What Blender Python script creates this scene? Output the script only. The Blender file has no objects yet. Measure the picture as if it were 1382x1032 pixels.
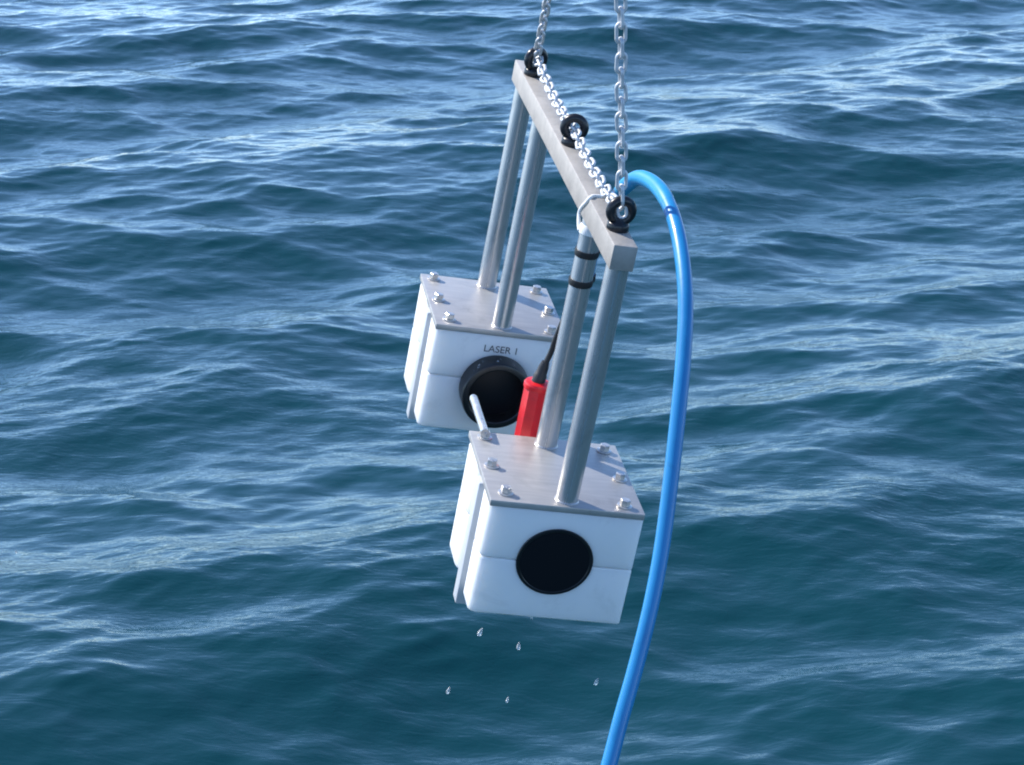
import bpy, bmesh, math, random
import numpy as np
from mathutils import Matrix, Vector

sc = bpy.context.scene
COL = sc.collection
random.seed(4)

# ------------------------------------------------------------------ camera, sky, sun, exposure
CAM_H = 3.55                    # metres above the sea
PITCH = math.radians(17.7)
cam_d = bpy.data.cameras.new('camera')
cam_d.sensor_fit = 'HORIZONTAL'
cam_d.sensor_width = 36.0
cam_d.lens = 3031.3 * 36.0 / 1382.0
cam_d.clip_start = 0.05
cam_d.clip_end = 20000.0
cam_d.dof.use_dof = True
cam_d.dof.focus_distance = 3.2
cam_d.dof.aperture_fstop = 40.0
cam = bpy.data.objects.new('camera', cam_d)
cam.location = (0, 0, CAM_H)
cam.rotation_euler = (math.pi / 2 - PITCH, 0, 0)
COL.objects.link(cam)
sc.camera = cam

SUN_EL, SUN_AZ = math.radians(44.4), math.radians(-60.7)      # azimuth from +Y, clockwise seen from above
world = bpy.data.worlds.new('World')
sc.world = world
world.use_nodes = True
nt = world.node_tree
nt.nodes.clear()
sky = nt.nodes.new('ShaderNodeTexSky')
sky.sky_type = 'NISHITA'
sky.sun_disc = False
sky.sun_elevation = SUN_EL
sky.sun_rotation = SUN_AZ
sky.altitude = 0.0
sky.air_density = 0.7
sky.dust_density = 0.1
sky.ozone_density = 5.0
bg = nt.nodes.new('ShaderNodeBackground')
bg.inputs['Strength'].default_value = 0.15
out = nt.nodes.new('ShaderNodeOutputWorld')
nt.links.new(sky.outputs[0], bg.inputs['Color'])
nt.links.new(bg.outputs[0], out.inputs['Surface'])

sun_d = bpy.data.lights.new('sun', 'SUN')
sun_d.energy = 3.4
sun_d.angle = math.radians(0.53)
sun_d.color = (1.0, 0.95, 0.87)
sun = bpy.data.objects.new('sun', sun_d)
sv = Vector((math.sin(SUN_AZ) * math.cos(SUN_EL), math.cos(SUN_AZ) * math.cos(SUN_EL), math.sin(SUN_EL)))
sun.rotation_euler = sv.to_track_quat('Z', 'Y').to_euler()
sun.location = (0, 0, 20)
COL.objects.link(sun)

sc.view_settings.view_transform = 'Standard'
sc.view_settings.look = 'None'
sc.view_settings.gamma = 1.0
sc.view_settings.use_curve_mapping = False
sc.view_settings.exposure = 1.1
sc.cycles.filter_width = 1.95
sc.cycles.sample_clamp_indirect = 8.0

# ------------------------------------------------------------------ materials
def new_mat(name):
    m = bpy.data.materials.new(name)
    m.use_nodes = True
    return m, m.node_tree, m.node_tree.nodes['Principled BSDF']

def ramp(n, stops):
    r = n.nodes.new('ShaderNodeValToRGB')
    while len(r.color_ramp.elements) < len(stops):
        r.color_ramp.elements.new(0.5)
    for e, (p, c) in zip(r.color_ramp.elements, stops):
        e.position = p
        e.color = (*c, 1)
    return r

def worn(name, base, dark, metallic=0.0, rough=0.5, scale=20.0, stretch=(1, 1, 1), rough_var=0.12, bump=0.0,
         bump_scale=120.0, coat=0.0, contrast=(0.3, 0.75), stain=0.18):
    """plain surface with a mottled colour, uneven gloss and fine relief"""
    m, n, b = new_mat(name)
    tc = n.nodes.new('ShaderNodeTexCoord')
    mp = n.nodes.new('ShaderNodeMapping')
    mp.inputs['Scale'].default_value = stretch
    n.links.new(tc.outputs['Object'], mp.inputs['Vector'])
    nz = n.nodes.new('ShaderNodeTexNoise')
    nz.inputs['Scale'].default_value = scale
    nz.inputs['Detail'].default_value = 6
    nz.inputs['Roughness'].default_value = 0.6
    n.links.new(mp.outputs[0], nz.inputs['Vector'])
    r = ramp(n, [(contrast[0], dark), (contrast[1], base)])
    n.links.new(nz.outputs[0], r.inputs[0])
    # broad stains and small scuffs over the base colour
    st = n.nodes.new('ShaderNodeTexNoise')
    st.inputs['Scale'].default_value = max(6.0, scale * 0.9)
    st.inputs['Detail'].default_value = 8
    st.inputs['Roughness'].default_value = 0.75
    st.inputs['Distortion'].default_value = 1.2
    n.links.new(tc.outputs['Object'], st.inputs['Vector'])
    sr = ramp(n, [(0.30, (1 - stain,) * 3), (0.46, (1.0, 1.0, 1.0))])
    n.links.new(st.outputs[0], sr.inputs[0])
    mx = n.nodes.new('ShaderNodeMix')
    mx.data_type = 'RGBA'
    mx.blend_type = 'MULTIPLY'
    mx.inputs['Factor'].default_value = 1.0
    n.links.new(r.outputs[0], mx.inputs['A'])
    n.links.new(sr.outputs[0], mx.inputs['B'])
    n.links.new(mx.outputs['Result'], b.inputs['Base Color'])
    mr = n.nodes.new('ShaderNodeMapRange')
    mr.inputs['To Min'].default_value = max(0.02, rough - rough_var)
    mr.inputs['To Max'].default_value = min(1.0, rough + rough_var)
    n.links.new(nz.outputs[0], mr.inputs['Value'])
    n.links.new(mr.outputs[0], b.inputs['Roughness'])
    b.inputs['Metallic'].default_value = metallic
    b.inputs['Coat Weight'].default_value = coat
    b.inputs['Coat Roughness'].default_value = 0.08
    if bump:
        nb = n.nodes.new('ShaderNodeTexNoise')
        nb.inputs['Scale'].default_value = bump_scale
        nb.inputs['Detail'].default_value = 4
        n.links.new(mp.outputs[0], nb.inputs['Vector'])
        bp = n.nodes.new('ShaderNodeBump')
        bp.inputs['Strength'].default_value = bump
        bp.inputs['Distance'].default_value = 0.001
        n.links.new(nb.outputs[0], bp.inputs['Height'])
        n.links.new(bp.outputs[0], b.inputs['Normal'])
    return m

M_PLATE = worn('brushed steel plate', (0.50, 0.48, 0.46), (0.40, 0.385, 0.37), 0.55, 0.45, 14, (1, 9, 1), 0.10, 0.25, 90)
M_BAR = worn('blasted aluminium', (0.46, 0.43, 0.395), (0.33, 0.31, 0.285), 0.35, 0.6, 26, (1, 1, 1), 0.08, 0.5, 160)
M_POST = worn('stainless tube', (0.56, 0.55, 0.54), (0.46, 0.455, 0.45), 0.68, 0.28, 14, (4, 4, 0.25), 0.08, 0.12, 60, stain=0.2)
M_BOLT = worn('stainless bolt', (0.72, 0.70, 0.67), (0.5, 0.48, 0.45), 0.75, 0.3, 60)
M_WHITE = worn('white polyethylene', (0.83, 0.83, 0.82), (0.77, 0.78, 0.78), 0.0, 0.42, 9, (1, 1, 1), 0.10, 0.15, 50, stain=0.11)
_b = M_WHITE.node_tree.nodes['Principled BSDF']          # waxy plastic that lets light bleed round its edges
_b.inputs['Subsurface Weight'].default_value = 0.85
_b.inputs['Subsurface Radius'].default_value = (1.0, 0.95, 0.85)
_b.inputs['Subsurface Scale'].default_value = 0.026
M_SLAB = worn('grey white plastic plate', (0.52, 0.55, 0.58), (0.46, 0.49, 0.52), 0.0, 0.45, 12)
M_BLACK = worn('black anodised metal', (0.010, 0.010, 0.012), (0.006, 0.006, 0.007), 0.0, 0.35, 30, rough_var=0.15, bump=0.2)
M_RUBBER = worn('black rubber', (0.018, 0.018, 0.020), (0.010, 0.010, 0.011), 0.0, 0.5, 40, bump=0.2)
M_EYE = worn('black coated steel', (0.022, 0.022, 0.026), (0.010, 0.010, 0.012), 0.1, 0.32, 60, bump=0.3)
M_LENS, _n, _b = new_mat('dark lens glass')
_b.inputs['Base Color'].default_value = (0.005, 0.005, 0.008, 1)
_b.inputs['Roughness'].default_value = 0.4
_b.inputs['Specular IOR Level'].default_value = 0.25
M_RED = worn('red plastic', (0.72, 0.012, 0.020), (0.55, 0.008, 0.014), 0.0, 0.38, 50, bump=0.2)
M_BLUE = worn('glossy blue cable jacket', (0.005, 0.225, 0.50), (0.0035, 0.18, 0.43), 0.0, 0.40, 16, (1, 1, 0.25), 0.10, 0.3, 45, coat=0.3)
M_LIT_SLEEVE = worn('sunlit blue sleeve', (0.007, 0.27, 0.52), (0.005, 0.22, 0.46), 0.0, 0.45, 40, coat=0.1)  # overlapping wrap; sun and sky light on the arch put into its paler blue
M_CHAIN = worn('galvanised steel', (0.70, 0.71, 0.72), (0.42, 0.44, 0.46), 0.3, 0.45, 60)
M_CORD = worn('white cord', (0.86, 0.86, 0.85), (0.78, 0.78, 0.77), 0.0, 0.8, 200, bump=0.1, bump_scale=300, stain=0.08)
M_INK, _n, _b = new_mat('dark engraved lettering')
_b.inputs['Base Color'].default_value = (0.07, 0.07, 0.08, 1)
_b.inputs['Roughness'].default_value = 0.6
M_DROP, _n, _b = new_mat('clear sea water drop')
_b.inputs['Base Color'].default_value = (1, 1, 1, 1)
_b.inputs['Roughness'].default_value = 0.12
_b.inputs['IOR'].default_value = 1.333
_b.inputs['Transmission Weight'].default_value = 0.8

def sea_material():
    m, n, b = new_mat('deep sea water')
    b.inputs['Base Color'].default_value = (0.0012, 0.032, 0.040, 1)
    b.inputs['IOR'].default_value = 1.34
    tc = n.nodes.new('ShaderNodeTexCoord')
    def noise(scale, rot, sx, sy, detail=3.0, rough=0.55, dist=0.6):
        mp = n.nodes.new('ShaderNodeMapping')
        mp.inputs['Rotation'].default_value = (0, 0, math.radians(rot))
        mp.inputs['Scale'].default_value = (sx, sy, 1)
        n.links.new(tc.outputs['Object'], mp.inputs['Vector'])
        nz = n.nodes.new('ShaderNodeTexNoise')
        nz.inputs['Scale'].default_value = scale
        nz.inputs['Detail'].default_value = detail
        nz.inputs['Roughness'].default_value = rough
        nz.inputs['Distortion'].default_value = dist
        n.links.new(mp.outputs[0], nz.inputs['Vector'])
        return nz
    # patches where the breeze roughens the surface
    gust = noise(0.35, 20, 0.5, 1.0, 3.0)
    gr = n.nodes.new('ShaderNodeMapRange')
    gr.inputs['From Min'].default_value = 0.38
    gr.inputs['From Max'].default_value = 0.66
    gr.inputs['To Min'].default_value = 0.05
    gr.inputs['To Max'].default_value = 1.0
    n.links.new(gust.outputs[0], gr.inputs['Value'])
    r1 = noise(8.0, -22, 0.4, 1.0, 4.0)
    r2 = noise(30.0, -12, 0.45, 1.0, 2.0)
    mul = n.nodes.new('ShaderNodeMath'); mul.operation = 'MULTIPLY'
    n.links.new(r2.outputs[0], mul.inputs[0]); n.links.new(gr.outputs[0], mul.inputs[1])
    b1 = n.nodes.new('ShaderNodeBump')
    b1.inputs['Strength'].default_value = 0.36
    b1.inputs['Distance'].default_value = 0.018
    n.links.new(r1.outputs[0], b1.inputs['Height'])
    b2 = n.nodes.new('ShaderNodeBump')
    b2.inputs['Strength'].default_value = 0.7
    b2.inputs['Distance'].default_value = 0.005
    n.links.new(mul.outputs[0], b2.inputs['Height'])
    n.links.new(b1.outputs[0], b2.inputs['Normal'])
    n.links.new(b2.outputs[0], b.inputs['Normal'])
    b.inputs['Roughness'].default_value = 0.05
    return m
M_SEA = sea_material()

# ------------------------------------------------------------------ helpers
def link(name, me, mat, parent=None, loc=None):
    o = bpy.data.objects.new(name, me)
    COL.objects.link(o)
    if mat is not None and not me.materials:
        me.materials.append(mat)
    if parent is not None:
        o.parent = parent
    if loc is not None:
        o.location = loc
    return o

def finish(bm, smooth=35.0, name='mesh'):
    bmesh.ops.recalc_face_normals(bm, faces=bm.faces[:])
    me = bpy.data.meshes.new(name)
    bm.to_mesh(me)
    bm.free()
    if smooth:
        for p in me.polygons:
            p.use_smooth = True
        me.set_sharp_from_angle(angle=math.radians(smooth))
    return me

def tag(o, label, cat, group=None):
    o['label'] = label
    o['category'] = cat
    if group:
        o['group'] = group
    return o

def box_bm(x0, x1, y0, y1, z0, z1, bev=0.0, seg=2):
    bm = bmesh.new()
    bmesh.ops.create_cube(bm, size=1.0)
    for v in bm.verts:
        v.co = Vector(((x0 + x1) / 2 + v.co.x * (x1 - x0), (y0 + y1) / 2 + v.co.y * (y1 - y0), (z0 + z1) / 2 + v.co.z * (z1 - z0)))
    if bev:
        bmesh.ops.bevel(bm, geom=bm.edges[:], offset=bev, segments=seg, affect='EDGES', profile=0.5)
    return bm

def prism_bm(outline, z0, z1, bev=0.0, seg=2):
    """closed outline (x, y) extruded between two heights, rims rounded"""
    bm = bmesh.new()
    lo = [bm.verts.new((x, y, z0)) for x, y in outline]
    hi = [bm.verts.new((x, y, z1)) for x, y in outline]
    n = len(outline)
    for i in range(n):
        bm.faces.new((lo[i], lo[(i + 1) % n], hi[(i + 1) % n], hi[i]))
    bm.faces.new(hi)
    bm.faces.new(lo[::-1])
    bmesh.ops.recalc_face_normals(bm, faces=bm.faces[:])
    if bev:
        ed = [e for e in bm.edges if abs(e.verts[0].co.z - e.verts[1].co.z) < 1e-9]
        bmesh.ops.bevel(bm, geom=ed, offset=bev, segments=seg, affect='EDGES', profile=0.5)
    return bm

def rounded_outline(x0, x1, y0, y1, rl, rr, n=10):
    """rectangle with left corners of radius rl and right corners of radius rr"""
    pts = []
    for cx, cy, r, a0 in ((x1 - rr, y1 - rr, rr, 0), (x0 + rl, y1 - rl, rl, 90), (x0 + rl, y0 + rl, rl, 180), (x1 - rr, y0 + rr, rr, 270)):
        k = n if r > 0.01 else 3
        for i in range(k + 1):
            a = math.radians(a0 + 90 * i / k)
            pts.append((cx + r * math.cos(a), cy + r * math.sin(a)))
    return pts

def lathe_bm(profile, n=40, axis='Z'):
    """profile of (radius, height); closes at radius 0"""
    bm = bmesh.new()
    rings = []
    for r, h in profile:
        if r < 1e-9:
            rings.append([bm.verts.new((0, 0, h))])
        else:
            rings.append([bm.verts.new((r * math.cos(2 * math.pi * i / n), r * math.sin(2 * math.pi * i / n), h)) for i in range(n)])
    for a, b in zip(rings, rings[1:]):
        for i in range(n):
            j = (i + 1) % n
            if len(a) == 1 and len(b) == 1:
                continue
            if len(a) == 1:
                bm.faces.new((a[0], b[i], b[j]))
            elif len(b) == 1:
                bm.faces.new((a[i], a[j], b[0]))
            else:
                bm.faces.new((a[i], a[j], b[j], b[i]))
    if axis == 'Y-':          # profile height points towards the viewer (-Y)
        bmesh.ops.rotate(bm, verts=bm.verts[:], cent=(0, 0, 0), matrix=Matrix.Rotation(math.radians(90), 3, 'X'))
    return bm

def catmull(pts, per=10):
    P = [Vector(p) for p in pts]
    P = [P[0] * 2 - P[1]] + P + [P[-1] * 2 - P[-2]]
    res = []
    for i in range(1, len(P) - 2):
        a, b, c, d = P[i - 1], P[i], P[i + 1], P[i + 2]
        for k in range(per):
            t = k / per
            res.append(0.5 * ((2 * b) + (c - a) * t + (2 * a - 5 * b + 4 * c - d) * t * t + (3 * b - a - 3 * c + d) * t ** 3))
    res.append(P[-2].copy())
    return res

def tube_bm(path, radius, n=16, closed=False, caps=True):
    """tube along a polyline; radius a number or a function of 0..1"""
    bm = bmesh.new()
    m = len(path)
    rings = []
    ref = None
    for i, p in enumerate(path):
        if closed:
            t = (path[(i + 1) % m] - path[i - 1]).normalized()
        else:
            t = (path[min(i + 1, m - 1)] - path[max(i - 1, 0)]).normalized()
        if ref is None:
            ref = t.orthogonal().normalized()
        ref = (ref - t * ref.dot(t)).normalized()
        bi = t.cross(ref)
        r = radius(i / max(1, m - 1)) if callable(radius) else radius
        rings.append([bm.verts.new(p + (ref * math.cos(2 * math.pi * k / n) + bi * math.sin(2 * math.pi * k / n)) * r) for k in range(n)])
    for i in range(m if closed else m - 1):
        a, b = rings[i], rings[(i + 1) % m]
        for k in range(n):
            bm.faces.new((a[k], a[(k + 1) % n], b[(k + 1) % n], b[k]))
    if caps and not closed:
        bm.faces.new(rings[0][::-1])
        bm.faces.new(rings[-1])
    return bm

def join_bm(*bms):
    res = bmesh.new()
    for b in bms:
        me = bpy.data.meshes.new('tmp')
        b.to_mesh(me)
        b.free()
        res.from_mesh(me)
        bpy.data.meshes.remove(me)
    return res

# ------------------------------------------------------------------ the sea: a wind sea from a directional wave spectrum
def wave_tile(N, size, lam_peak, lam_hi, lam_lo, direction, spread, slope_rms, seed, chop, tail=4.0):
    rng = np.random.default_rng(seed)
    k1 = 2 * np.pi * np.fft.fftfreq(N, d=size / N)
    kx, ky = np.meshgrid(k1, k1, indexing='ij')
    k = np.hypot(kx, ky)
    k[0, 0] = 1.0
    kp = 2 * np.pi / lam_peak
    S = np.exp(-1.1 * (kp / k) ** 2) / k ** tail
    ca = np.abs(np.cos(np.arctan2(ky, kx) - direction))
    # short waves spread wider than long ones
    ex = spread * np.clip((kp / k) ** 0.45, 0.18, 1.0)
    S *= ca ** ex + 0.04
    S *= 1 / (1 + (2 * np.pi / (k * lam_hi)) ** 8) / (1 + (k * lam_lo / (2 * np.pi)) ** 8)
    S[0, 0] = 0
    H = np.sqrt(S) * (rng.standard_normal((N, N)) + 1j * rng.standard_normal((N, N)))
    h = np.fft.ifft2(H).real
    sx = np.fft.ifft2(1j * kx * np.fft.fft2(h)).real
    sy = np.fft.ifft2(1j * ky * np.fft.fft2(h)).real
    g = slope_rms / math.sqrt((sx ** 2 + sy ** 2).mean())
    h *= g
    F = np.fft.fft2(h)
    dx = np.fft.ifft2(1j * kx / k * F).real * chop
    dy = np.fft.ifft2(1j * ky / k * F).real * chop
    return h.astype(np.float32), dx.astype(np.float32), dy.astype(np.float32), size

def sample(tile, X, Y):
    res = []
    N = tile[0].shape[0]
    u = (X / tile[3] * N) % N
    v = (Y / tile[3] * N) % N
    i = np.floor(u).astype(np.int64); j = np.floor(v).astype(np.int64)
    fu = (u - i).astype(np.float32); fv = (v - j).astype(np.float32)
    i %= N; j %= N
    i2 = (i + 1) % N; j2 = (j + 1) % N
    for a in tile[:3]:
        res.append(a[i, j] * (1 - fu) * (1 - fv) + a[i2, j] * fu * (1 - fv) + a[i, j2] * (1 - fu) * fv + a[i2, j2] * fu * fv)
    return res

def graded(core, step_fn, lo, hi, growth):
    """coordinates: fine inside core, growing steadily to lo and hi"""
    a, b = core
    c = [a]
    while c[-1] < b:
        c.append(c[-1] + step_fn(c[-1]))
    s = step_fn(b); right = []
    x = c[-1]
    while x < hi:
        s *= growth; x += s; right.append(x)
    s = step_fn(a); left = []
    x = a
    while x > lo:
        s *= growth; x -= s; left.append(x)
    return np.array(left[::-1] + c + right)

WDIR = math.radians(90 + 24)
def build_sea():
    xs = graded((-6.0, 6.0), lambda x: 0.024, -4000, 4000, 1.055)
    ys = graded((5.8, 27.0), lambda y: 0.018 + 0.0016 * max(0, y - 6.5), -400, 9000, 1.055)
    X, Y = np.meshgrid(xs, ys, indexing='ij')
    sxp = np.gradient(xs)[:, None]; syp = np.gradient(ys)[None, :]
    sp = np.maximum(sxp, syp * 0.8) + 0 * X
    tiles = [
        (wave_tile(512, 61.0, 6.5, 40.0, 3.0, WDIR + 0.2, 8, 0.065, 11, 0.9), 0.6),
        (wave_tile(1024, 29.3, 2.3, 6.0, 0.85, WDIR, 8, 0.105, 5, 1.25), 0.2),
        (wave_tile(1024, 19.1, 1.1, 3.0, 0.45, WDIR - 0.75, 5, 0.062, 23, 1.1), 0.12),
        (wave_tile(1024, 11.3, 0.55, 0.7, 0.09, WDIR - 0.1, 3, 0.078, 7, 1.1), 0.05),
    ]
    Z = np.zeros_like(X); DX = np.zeros_like(X); DY = np.zeros_like(X)
    for t, lim in tiles:
        w = np.clip((lim * 1.6 - sp) / (lim * 0.8), 0, 1)
        h, dx, dy = sample(t, X + 1.7, Y + 3.1)
        Z += w * h; DX += w * dx; DY += w * dy
    co = np.stack([X + DX, Y + DY, Z], -1).reshape(-1, 3)
    nx, ny = len(xs), len(ys)
    idx = np.arange(nx * ny).reshape(nx, ny)
    quads = np.stack([idx[:-1, :-1], idx[1:, :-1], idx[1:, 1:], idx[:-1, 1:]], -1).reshape(-1, 4)
    me = bpy.data.meshes.new('sea')
    me.vertices.add(len(co))
    me.vertices.foreach_set('co', co.astype(np.float32).ravel())
    me.loops.add(quads.size)
    me.loops.foreach_set('vertex_index', quads.astype(np.int32).ravel())
    me.polygons.add(len(quads))
    me.polygons.foreach_set('loop_start', np.arange(0, quads.size, 4, dtype=np.int32))
    me.polygons.foreach_set('use_smooth', np.ones(len(quads), dtype=bool))
    me.update(calc_edges=True)
    o = link('sea', me, M_SEA)
    o['kind'] = 'structure'
    print('sea quads', len(quads))
build_sea()

# ------------------------------------------------------------------ the rig: one rigid thing
W = 0.22                                     # metres across a box; rig coordinates below are in box widths
RC = Matrix(((0.9710157, -0.1520271, 0.1844350), (0.1062960, -0.4164664, -0.9029158), (0.2140786, 0.8963501, -0.3882355)))
TC = Vector((0.3545, 0.7798, 14.0272)) * W
sp_, cp_ = math.sin(PITCH), math.cos(PITCH)
C2W = Matrix(((1, 0, 0), (0, -sp_, cp_), (0, -cp_, -sp_)))
RW = C2W @ RC                                # the rig hangs tilted a little to the side
RIG = Matrix.Translation(Vector((0, 0, CAM_H)) + C2W @ TC) @ RW.to_4x4()

def L(x, y, z):                              # rig coordinates (box widths) -> rig metres
    return Vector((x, y, z)) * W

def empty(name, at=(0, 0, 0)):
    o = bpy.data.objects.new(name, None)
    o.empty_display_size = 0.05
    COL.objects.link(o)
    o.matrix_world = RIG @ Matrix.Translation(L(*at))
    return o

def scaled(bm, s=W, off=(0, 0, 0)):
    for v in bm.verts:
        v.co = (v.co + Vector(off)) * s
    return bm

DEPTH, SEP, HBOX = 0.99, 2.774, 0.805
BAR0, BAR1 = 0.0, 3.83
BARZ0, BARZ1 = 1.60, 1.760

rig = empty('underwater_camera_rig')
tag(rig, 'steel frame of crossbar and four posts carrying two white underwater camera boxes', 'camera rig')

# crossbar and lifting eyes
bar = link('crossbar', finish(scaled(box_bm(-0.075, 0.075, BAR0, BAR1, BARZ0, BARZ1, 0.008, 2)), 40), M_BAR, rig)
def eye_mesh():
    ring = []
    for i in range(40):
        a = 2 * math.pi * i / 40
        ring.append(Vector((0.066 * math.cos(a), 0, 0.122 + 0.066 * math.sin(a))))
    t = tube_bm(ring, 0.031, 14, closed=True)
    base = lathe_bm([(0, 0), (0.066, 0), (0.069, 0.004), (0.069, 0.040), (0.064, 0.048), (0.050, 0.056), (0.040, 0.066), (0.034, 0.08), (0, 0.08)], 32)
    return finish(scaled(join_bm(t, base)), 50, 'eye')
EYE = eye_mesh()
EYES = [(0.31, 4), (1.905, -10), (3.49, 22)]
for y, rz in EYES:
    y0 = y - 0.03
    e = link('lifting_eye', EYE, M_EYE, bar, L(0, y0, BARZ1))
    e.rotation_euler = (0, 0, math.radians(rz))

# posts
PR = 0.072
def post_mesh():
    prof = [(0, 0), (PR + 0.006, 0), (PR + 0.006, 0.006), (PR, 0.012), (PR, BARZ0 + 0.001), (0, BARZ0 + 0.001)]
    return finish(scaled(lathe_bm(prof, 48)), 40, 'post')
POST = post_mesh()
posts = {}
for i, y in enumerate((0.10, 0.885, SEP + 0.10, SEP + 0.885)):
    posts[i] = link('post', POST, M_POST, rig, L(0.004, y, 0.0))
# black cable straps and a turn of white tape round the second post
def band_mesh(r, h, bulge, off):
    prof = [(PR + 0.001, -h / 2), (r, -h / 2), (r + bulge, 0), (r, h / 2), (PR + 0.001, h / 2)]
    return lathe_bm(prof, 40)
for z in (1.375, 1.175):
    b = band_mesh(PR + 0.006, 0.042, 0.003, 0)
    # the strap also wraps the cable that runs down behind the post
    c = tube_bm([Vector((0.052, 0.075, -0.021)), Vector((0.052, 0.075, 0.021))], 0.058, 24)
    link('cable_strap', finish(scaled(join_bm(b, c)), 40), M_RUBBER, posts[1], L(0, 0, z)).rotation_euler = (math.radians(3), math.radians(-3), 0)
link('tape_band', finish(scaled(band_mesh(PR + 0.006, 0.06, 0.008, 0)), 40), M_CORD, posts[1], L(0, 0, 1.525)).rotation_euler = (math.radians(-6), math.radians(5), 0)

# bolts: washer and hexagon head in one mesh
def bolt_mesh():
    washer = lathe_bm([(0, 0.0), (0.047, 0.0), (0.049, 0.002), (0.049, 0.008), (0.046, 0.010), (0, 0.010)], 28)
    hexo = [(0.034 * math.cos(math.radians(60 * i + 12)), 0.034 * math.sin(math.radians(60 * i + 12))) for i in range(6)]
    head = prism_bm(hexo, 0.0095, 0.050, 0.004, 1)
    return finish(scaled(join_bm(washer, head)), 35, 'bolt')
BOLT = bolt_mesh()

def camera_box(y0, lens):
    plate = link('top_plate', finish(scaled(box_bm(-0.5, 0.5, y0, y0 + DEPTH, -0.042, 0.0, 0.004, 2)), 40), M_PLATE, rig)
    for bx, by in ((-0.41, 0.90), (-0.425, 0.48), (-0.39, 0.11), (0.40, 0.88), (0.425, 0.47), (0.38, 0.09)):
        b = link('bolt', BOLT, M_BOLT, plate, L(bx, y0 + by, 0.0))
        b.rotation_euler = (0, 0, random.uniform(0, 1.0))
    seam = -0.405
    for (a, b2) in ((0.0, 0.28), (0.475, DEPTH + 0.01)):
        o = rounded_outline(-0.5 if a == 0 else -0.508, 0.5, y0 + a, y0 + b2, 0.055 if a == 0 else 0.15, 0.02)
        for z0, z1 in ((seam + 0.002, -0.0425), (-HBOX - (0.025 if y0 > 1 else 0), seam - 0.002)):
            blk = link('housing_block', finish(scaled(prism_bm(o, z0, z1, 0.012, 3)), 30), M_WHITE, rig)
            if lens == 'LASER' and a == 0 and z1 > -0.1:
                cu = bpy.data.curves.new('lettering', 'FONT')
                cu.body = 'LASER 1'
                cu.size = 0.062 * W
                cu.extrude = 0.0008 * W
                cu.align_x = 'CENTER'
                cu.align_y = 'CENTER'
                tmp = bpy.data.objects.new('tmp', cu)
                COL.objects.link(tmp)
                bpy.context.view_layer.update()
                me = bpy.data.meshes.new_from_object(tmp.evaluated_get(bpy.context.evaluated_depsgraph_get()))
                bpy.data.objects.remove(tmp)
                me.materials.clear()
                tx = link('lettering', me, M_INK, blk, L(0.015, y0 - 0.0015, -0.150))
                tx.rotation_euler = (math.pi / 2, 0, 0)
                k = 0.245 * W / max(1e-6, tx.dimensions.x)
                tx.scale = (k, k, 1)
    link('clamp_plate', finish(scaled(box_bm(-0.522, 0.512, y0 + 0.305, y0 + 0.42, -HBOX - 0.12, -0.0425, 0.010, 2)), 40), M_SLAB, rig)
    if lens == 'LASER':
        r = 0.262
        prof = [(r, 0.02), (r, -0.02), (r, 0.15), (r - 0.006, 0.165), (r - 0.016, 0.170), (r - 0.045, 0.170), (r - 0.052, 0.164), (r - 0.054, 0.15), (r - 0.054, 0.03), (0.0, 0.03)]
        t = link('lens_barrel', finish(scaled(lathe_bm(prof[1:], 64, 'Y-')), 30), M_BLACK, rig, L(0.016, y0, -0.455))
        g = lathe_bm([(0.0, 0.052), (0.06, 0.050), (0.12, 0.044), (0.17, 0.036), (0.206, 0.032)], 48, 'Y-')
        link('lens', finish(scaled(g), 60), M_LENS, t)
        for k, (deg, h, r2) in enumerate(((128, 0.10, 0.012), (131, 0.125, 0.009), (121, 0.06, 0.007), (97, 0.11, 0.010), (91, 0.07, 0.007), (140, 0.12, 0.007), (70, 0.12, 0.007))):
            bd = lathe_bm([(0, -0.3), (0.8, -0.3), (1.0, 0.0), (0.8, 0.4), (0.4, 0.62), (0, 0.7)], 12)
            o = link('water_bead', finish(scaled(bd, r2 * W), 70), M_DROP, t, L(0.262 * math.cos(math.radians(deg)), -h, 0.262 * math.sin(math.radians(deg))))
            o.rotation_euler = (0, math.radians(90 - deg), 0)
    else:
        r = 0.252
        prof = [(r, -0.02), (r, 0.006), (r - 0.004, 0.010), (r - 0.020, 0.010), (r - 0.024, 0.006), (0.0, 0.006)]
        t = link('lens_barrel', finish(scaled(lathe_bm(prof, 64, 'Y-')), 30), M_BLACK, rig, L(-0.014, y0, -0.392))
        t.scale = (0.985, 1, 0.93)
        g = lathe_bm([(0.0, 0.0085), (0.10, 0.0085), (0.226, 0.0075)], 48, 'Y-')
        link('lens', finish(scaled(g), 60), M_LENS, t)
camera_box(0.0, 'PLAIN')
camera_box(SEP, 'LASER')

# the round pin reaching back from the near box's rear corner bolt
pin = lathe_bm([(0, 0), (0.028, 0), (0.028, 0.53), (0.024, 0.55), (0.0, 0.556)], 24)
bmesh.ops.rotate(pin, verts=pin.verts[:], cent=(0, 0, 0), matrix=Matrix.Rotation(math.radians(-90), 3, 'X'))
link('tie_pin', finish(scaled(pin), 40), M_BOLT, rig, L(-0.42, 0.875, 0.045))

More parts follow.
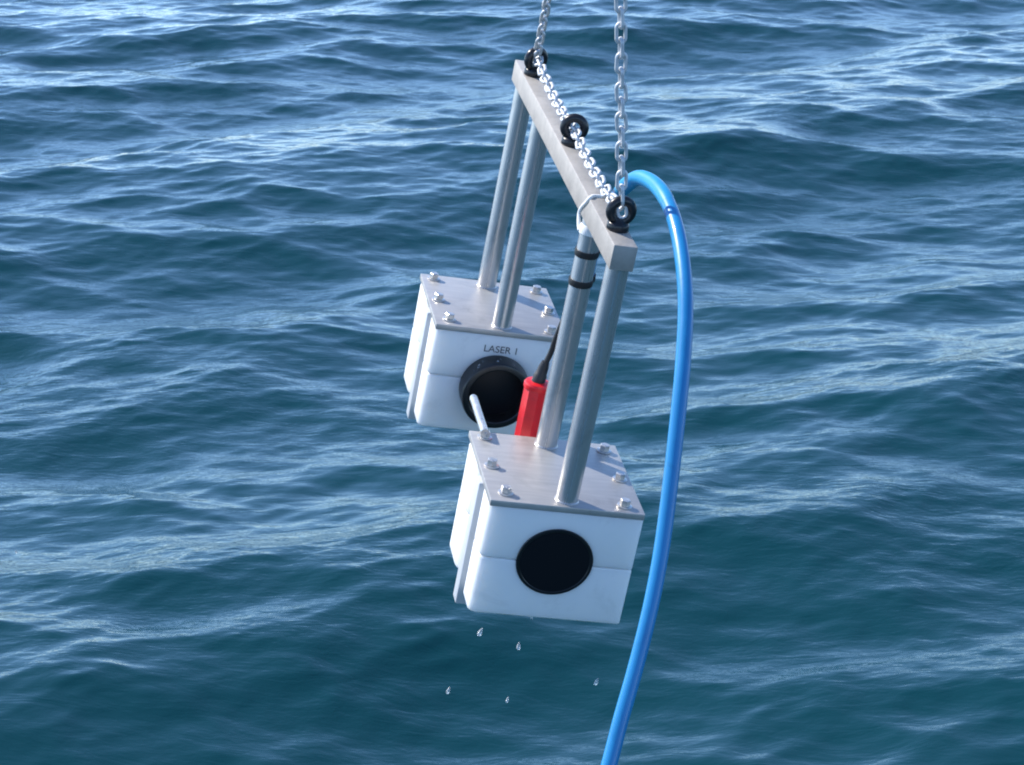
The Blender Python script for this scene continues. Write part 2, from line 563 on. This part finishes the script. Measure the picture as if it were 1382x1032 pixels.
# ------------------------------------------------------------------ red connector behind the near box
con = empty('cable_connector', (-0.075, 1.13, 0.0))
tag(con, 'red octagonal plug with black lead standing behind the near box beside the post', 'connector')
n8 = 16
ol = []
for i in range(n8):
    r = 0.086 if i % 2 == 0 else 0.077
    a = 2 * math.pi * i / n8
    ol.append((r * math.cos(a), r * math.sin(a)))
body = join_bm(prism_bm(ol, -0.11, 0.300, 0.006, 2), lathe_bm([(0, 0.295), (0.088, 0.295), (0.091, 0.301), (0.091, 0.325), (0.084, 0.338), (0.05, 0.345), (0, 0.345)], 32),
               lathe_bm([(0, -0.14), (0.07, -0.14), (0.074, -0.135), (0.074, -0.105), (0, -0.105)], 32))
link('plug_sleeve', finish(scaled(body), 25), M_RED, con)
boot = lathe_bm([(0, 0.33), (0.045, 0.33), (0.045, 0.39), (0.038, 0.40), (0.034, 0.45), (0.026, 0.49), (0.0, 0.50)], 28)
bmesh.ops.rotate(boot, verts=boot.verts[:], cent=(0, 0, 0.34), matrix=Matrix.Rotation(math.radians(9), 3, 'Y'))
link('boot', finish(scaled(boot), 35), M_RUBBER, con)
lead = catmull([Vector(p) for p in ((0.02, 0, 0.46), (0.045, 0.0, 0.56), (0.058, -0.01, 0.68), (0.085, -0.03, 0.85), (0.12, -0.08, 1.0), (0.132, -0.15, 1.12))], 8)
link('lead', finish(scaled(tube_bm(lead, 0.019, 12)), 60), M_RUBBER, con)

# ------------------------------------------------------------------ the blue cable
cab = empty('subsea_cable', (0.14, 0.80, 1.87))
tag(cab, 'thick bright blue cable arching from the crossbar end down towards the water', 'cable')
base = Vector((0.14, 0.80, 1.87))
pts = [(0.056, 0.962, 1.10), (0.056, 0.962, 1.28), (0.058, 0.962, 1.45), (0.095, 0.950, 1.62), (0.118, 0.88, 1.77),
       (0.14, 0.804, 1.875), (0.185, 0.719, 1.961), (0.224, 0.538, 2.001), (0.244, 0.313, 2.008), (0.258, 0.068, 1.967),
       (0.269, -0.176, 1.873), (0.275, -0.406, 1.732), (0.274, -0.586, 1.573), (0.26, -0.797, 1.337), (0.243, -0.977, 1.091),
       (0.225, -1.164, 0.804), (0.199, -1.365, 0.48), (0.156, -1.545, 0.195), (0.097, -1.713, -0.096), (0.034, -1.862, -0.347),
       (-0.017, -1.999, -0.563), (-0.084, -2.16, -0.841), (-0.22, -2.42, -1.5), (-0.45, -2.65, -2.6), (-0.95, -2.8, -5.5), (-2.5, -2.7, -14.5)]
path = catmull([Vector(p) - base for p in pts], 10)
link('jacket', finish(scaled(tube_bm(path, 0.0455, 20)), 60), M_BLUE, cab)
sl = path[44:86]
link('bend_sleeve', finish(scaled(tube_bm(sl, lambda t: 0.0458 + 0.0035 * min(1, 12 * t, 12 * (1 - t)), 20)), 60), M_LIT_SLEEVE, cab)

# ------------------------------------------------------------------ white cord tied round the crossbar
cord = empty('tied_cord', (0, 0.85, BARZ1))
cp = [(0.088, 0.80, 1.56), (0.088, 0.84, 1.68), (0.079, 0.86, 1.762), (0.04, 0.86, 1.764), (-0.037, 0.845, 1.764), (-0.073, 0.80, 1.763),
      (-0.079, 0.84, 1.72), (-0.079, 0.92, 1.66), (-0.079, 0.96, 1.605), (-0.080, 0.92, 1.55), (-0.075, 0.885, 1.515)]
cpath = catmull([Vector(p) - Vector((0, 0.85, BARZ1)) for p in cp], 8)
link('cord_loop', finish(scaled(tube_bm(cpath, 0.0125, 10)), 60), M_CORD, cord)
kn = [Vector((0.05 + 0.02 * math.cos(a), 0.0 + 0.022 * math.sin(a), 0.022 + 0.006 * math.sin(3 * a))) for a in [2 * math.pi * i / 24 for i in range(24)]]
link('knot', finish(scaled(tube_bm(kn, 0.0115, 8, closed=True)), 60), M_CORD, cord)
tag(cord, 'white cord looped round the crossbar beside the nearest lifting eye', 'cord')

# ------------------------------------------------------------------ chains, link by link
def link_mesh():
    r, half, wire = 0.0275, 0.0475, 0.0115
    p = []
    for i in range(13):
        a = math.pi * i / 12
        p.append(Vector((r * math.cos(a), 0, half - r + 0.0105 + r * math.sin(a))))
    for i in range(13):
        a = math.pi + math.pi * i / 12
        p.append(Vector((r * math.cos(a), 0, -(half - r + 0.0105) + r * math.sin(a))))
    return finish(scaled(tube_bm(p, wire, 9, closed=True)), 60, 'chain_link')
LINK = link_mesh()
PITCH_L = 0.0895

def chain(name, poly, roll, label, jitter=0.06, pitch=PITCH_L):
    P = [Vector(p) for p in poly]
    b = P[0]
    root = empty(name, b)
    tag(root, label, 'chain', 'galvanised chains on the rig')
    acc = [0.0]
    for u, v in zip(P, P[1:]):
        acc.append(acc[-1] + (v - u).length)
    n = int(acc[-1] / pitch)
    for i in range(n + 1):
        s = min(i * pitch, acc[-1] - 1e-6)
        j = max(k for k in range(len(acc) - 1) if acc[k] <= s)
        t = (s - acc[j]) / (acc[j + 1] - acc[j])
        pos = P[j].lerp(P[j + 1], t)
        tan = (P[j + 1] - P[j]).normalized()
        side = Vector((1, 0, 0))
        side = (side - tan * side.dot(tan)).normalized()
        fw = tan.cross(side)
        ang = math.radians(roll) + (math.pi / 2 if i % 2 else 0) + random.uniform(-jitter, jitter)
        x = side * math.cos(ang) + fw * math.sin(ang)
        y = tan.cross(x)
        m = Matrix((x, y, tan)).transposed().to_4x4()
        tilt = Matrix.Rotation(random.uniform(-jitter, jitter), 4, 'Y')
        o = link('link', LINK, M_CHAIN, root)
        o.matrix_local = Matrix.Translation((pos - b) * W) @ m @ tilt
    return root

NE = Vector((0.0, 0.285, 1.915)); ME = Vector((0.0, 1.875, 1.872)); FE = Vector((0.0, 3.46, 1.915))
HOOK = Vector((-0.665, 0.49, 5.16))
chain('lifting_chain', [NE + Vector((0, -0.01, -0.02)), NE.lerp(HOOK, 0.66)], 3,
      'silver chain rising straight up from the lifting eye at the near end of the crossbar', 0.09)
chain('lifting_chain', [FE + Vector((0, -0.01, 0.0)), FE.lerp(HOOK, 0.42)], 40,
      'silver chain leaning up and away from the far end eye of the crossbar', 0.09)
def sag(a, b, d, n=14):
    return [a.lerp(b, i / n) - Vector((0, 0, d * 4 * (i / n) * (1 - i / n))) for i in range(n + 1)]
sl = sag(FE + Vector((0.01, -0.05, -0.03)), ME, 0.035) + sag(ME, NE + Vector((0.0, 0.06, -0.04)), 0.035)[1:]
chain('slack_chain', sl, 45, 'silver chain lying along the top of the crossbar through its three black eyes', 0.16)

# ------------------------------------------------------------------ water drops falling from the boxes
def drop_mesh(seed):
    rnd = random.Random(seed)
    prof = [(0, -0.5), (0.18, -0.47), (0.33, -0.36), (0.40, -0.2), (0.40, -0.03), (0.33, 0.16), (0.22, 0.34), (0.10, 0.52), (0, 0.62)]
    bm = lathe_bm(prof, 16)
    for v in bm.verts:
        v.co.x *= 1 + 0.25 * math.sin(5 * v.co.z + rnd.random() * 6)
        v.co.y *= 1 + 0.2 * math.sin(7 * v.co.z + rnd.random() * 6)
    return finish(bm, 80, 'drop')
DROPS = [(-0.46, -0.264, -0.793, 0.0095, 25, 'clear water drop in the air just under the left corner of the near white box'),
         (-0.218, -0.337, -0.828, 0.0085, 8, 'clear water drop in the air under the middle of the near white box'),
         (-0.614, -0.385, -1.159, 0.0075, 20, 'leftmost of the low water drops falling well below the near white box'),
         (-0.25, -0.465, -1.141, 0.0065, 15, 'lowest water drop falling far below the middle of the near white box'),
         (0.277, -0.503, -0.938, 0.0080, 22, 'water drop falling close to the blue cable below the box'),
         (-0.08, 0.02, -0.812, 0.0055, 0, 'small water drop clinging under the bottom edge of the near white box'),
         (-3.321, 0.384, -0.875, 0.0042, 0, 'tiny bright water drop alone in the air far to the left of the rig')]
for i, (x, y, z, s, tilt, lab) in enumerate(DROPS):
    d = link('water_drop', drop_mesh(i), M_DROP)
    d.matrix_world = Matrix.Translation(RIG @ L(x, y, z)) @ Matrix.Rotation(math.radians(tilt), 4, 'Y') @ Matrix.Diagonal((s * 0.72, s * 0.72, s * 1.35, 1))
    tag(d, lab, 'water drop', 'water drops falling from the rig')
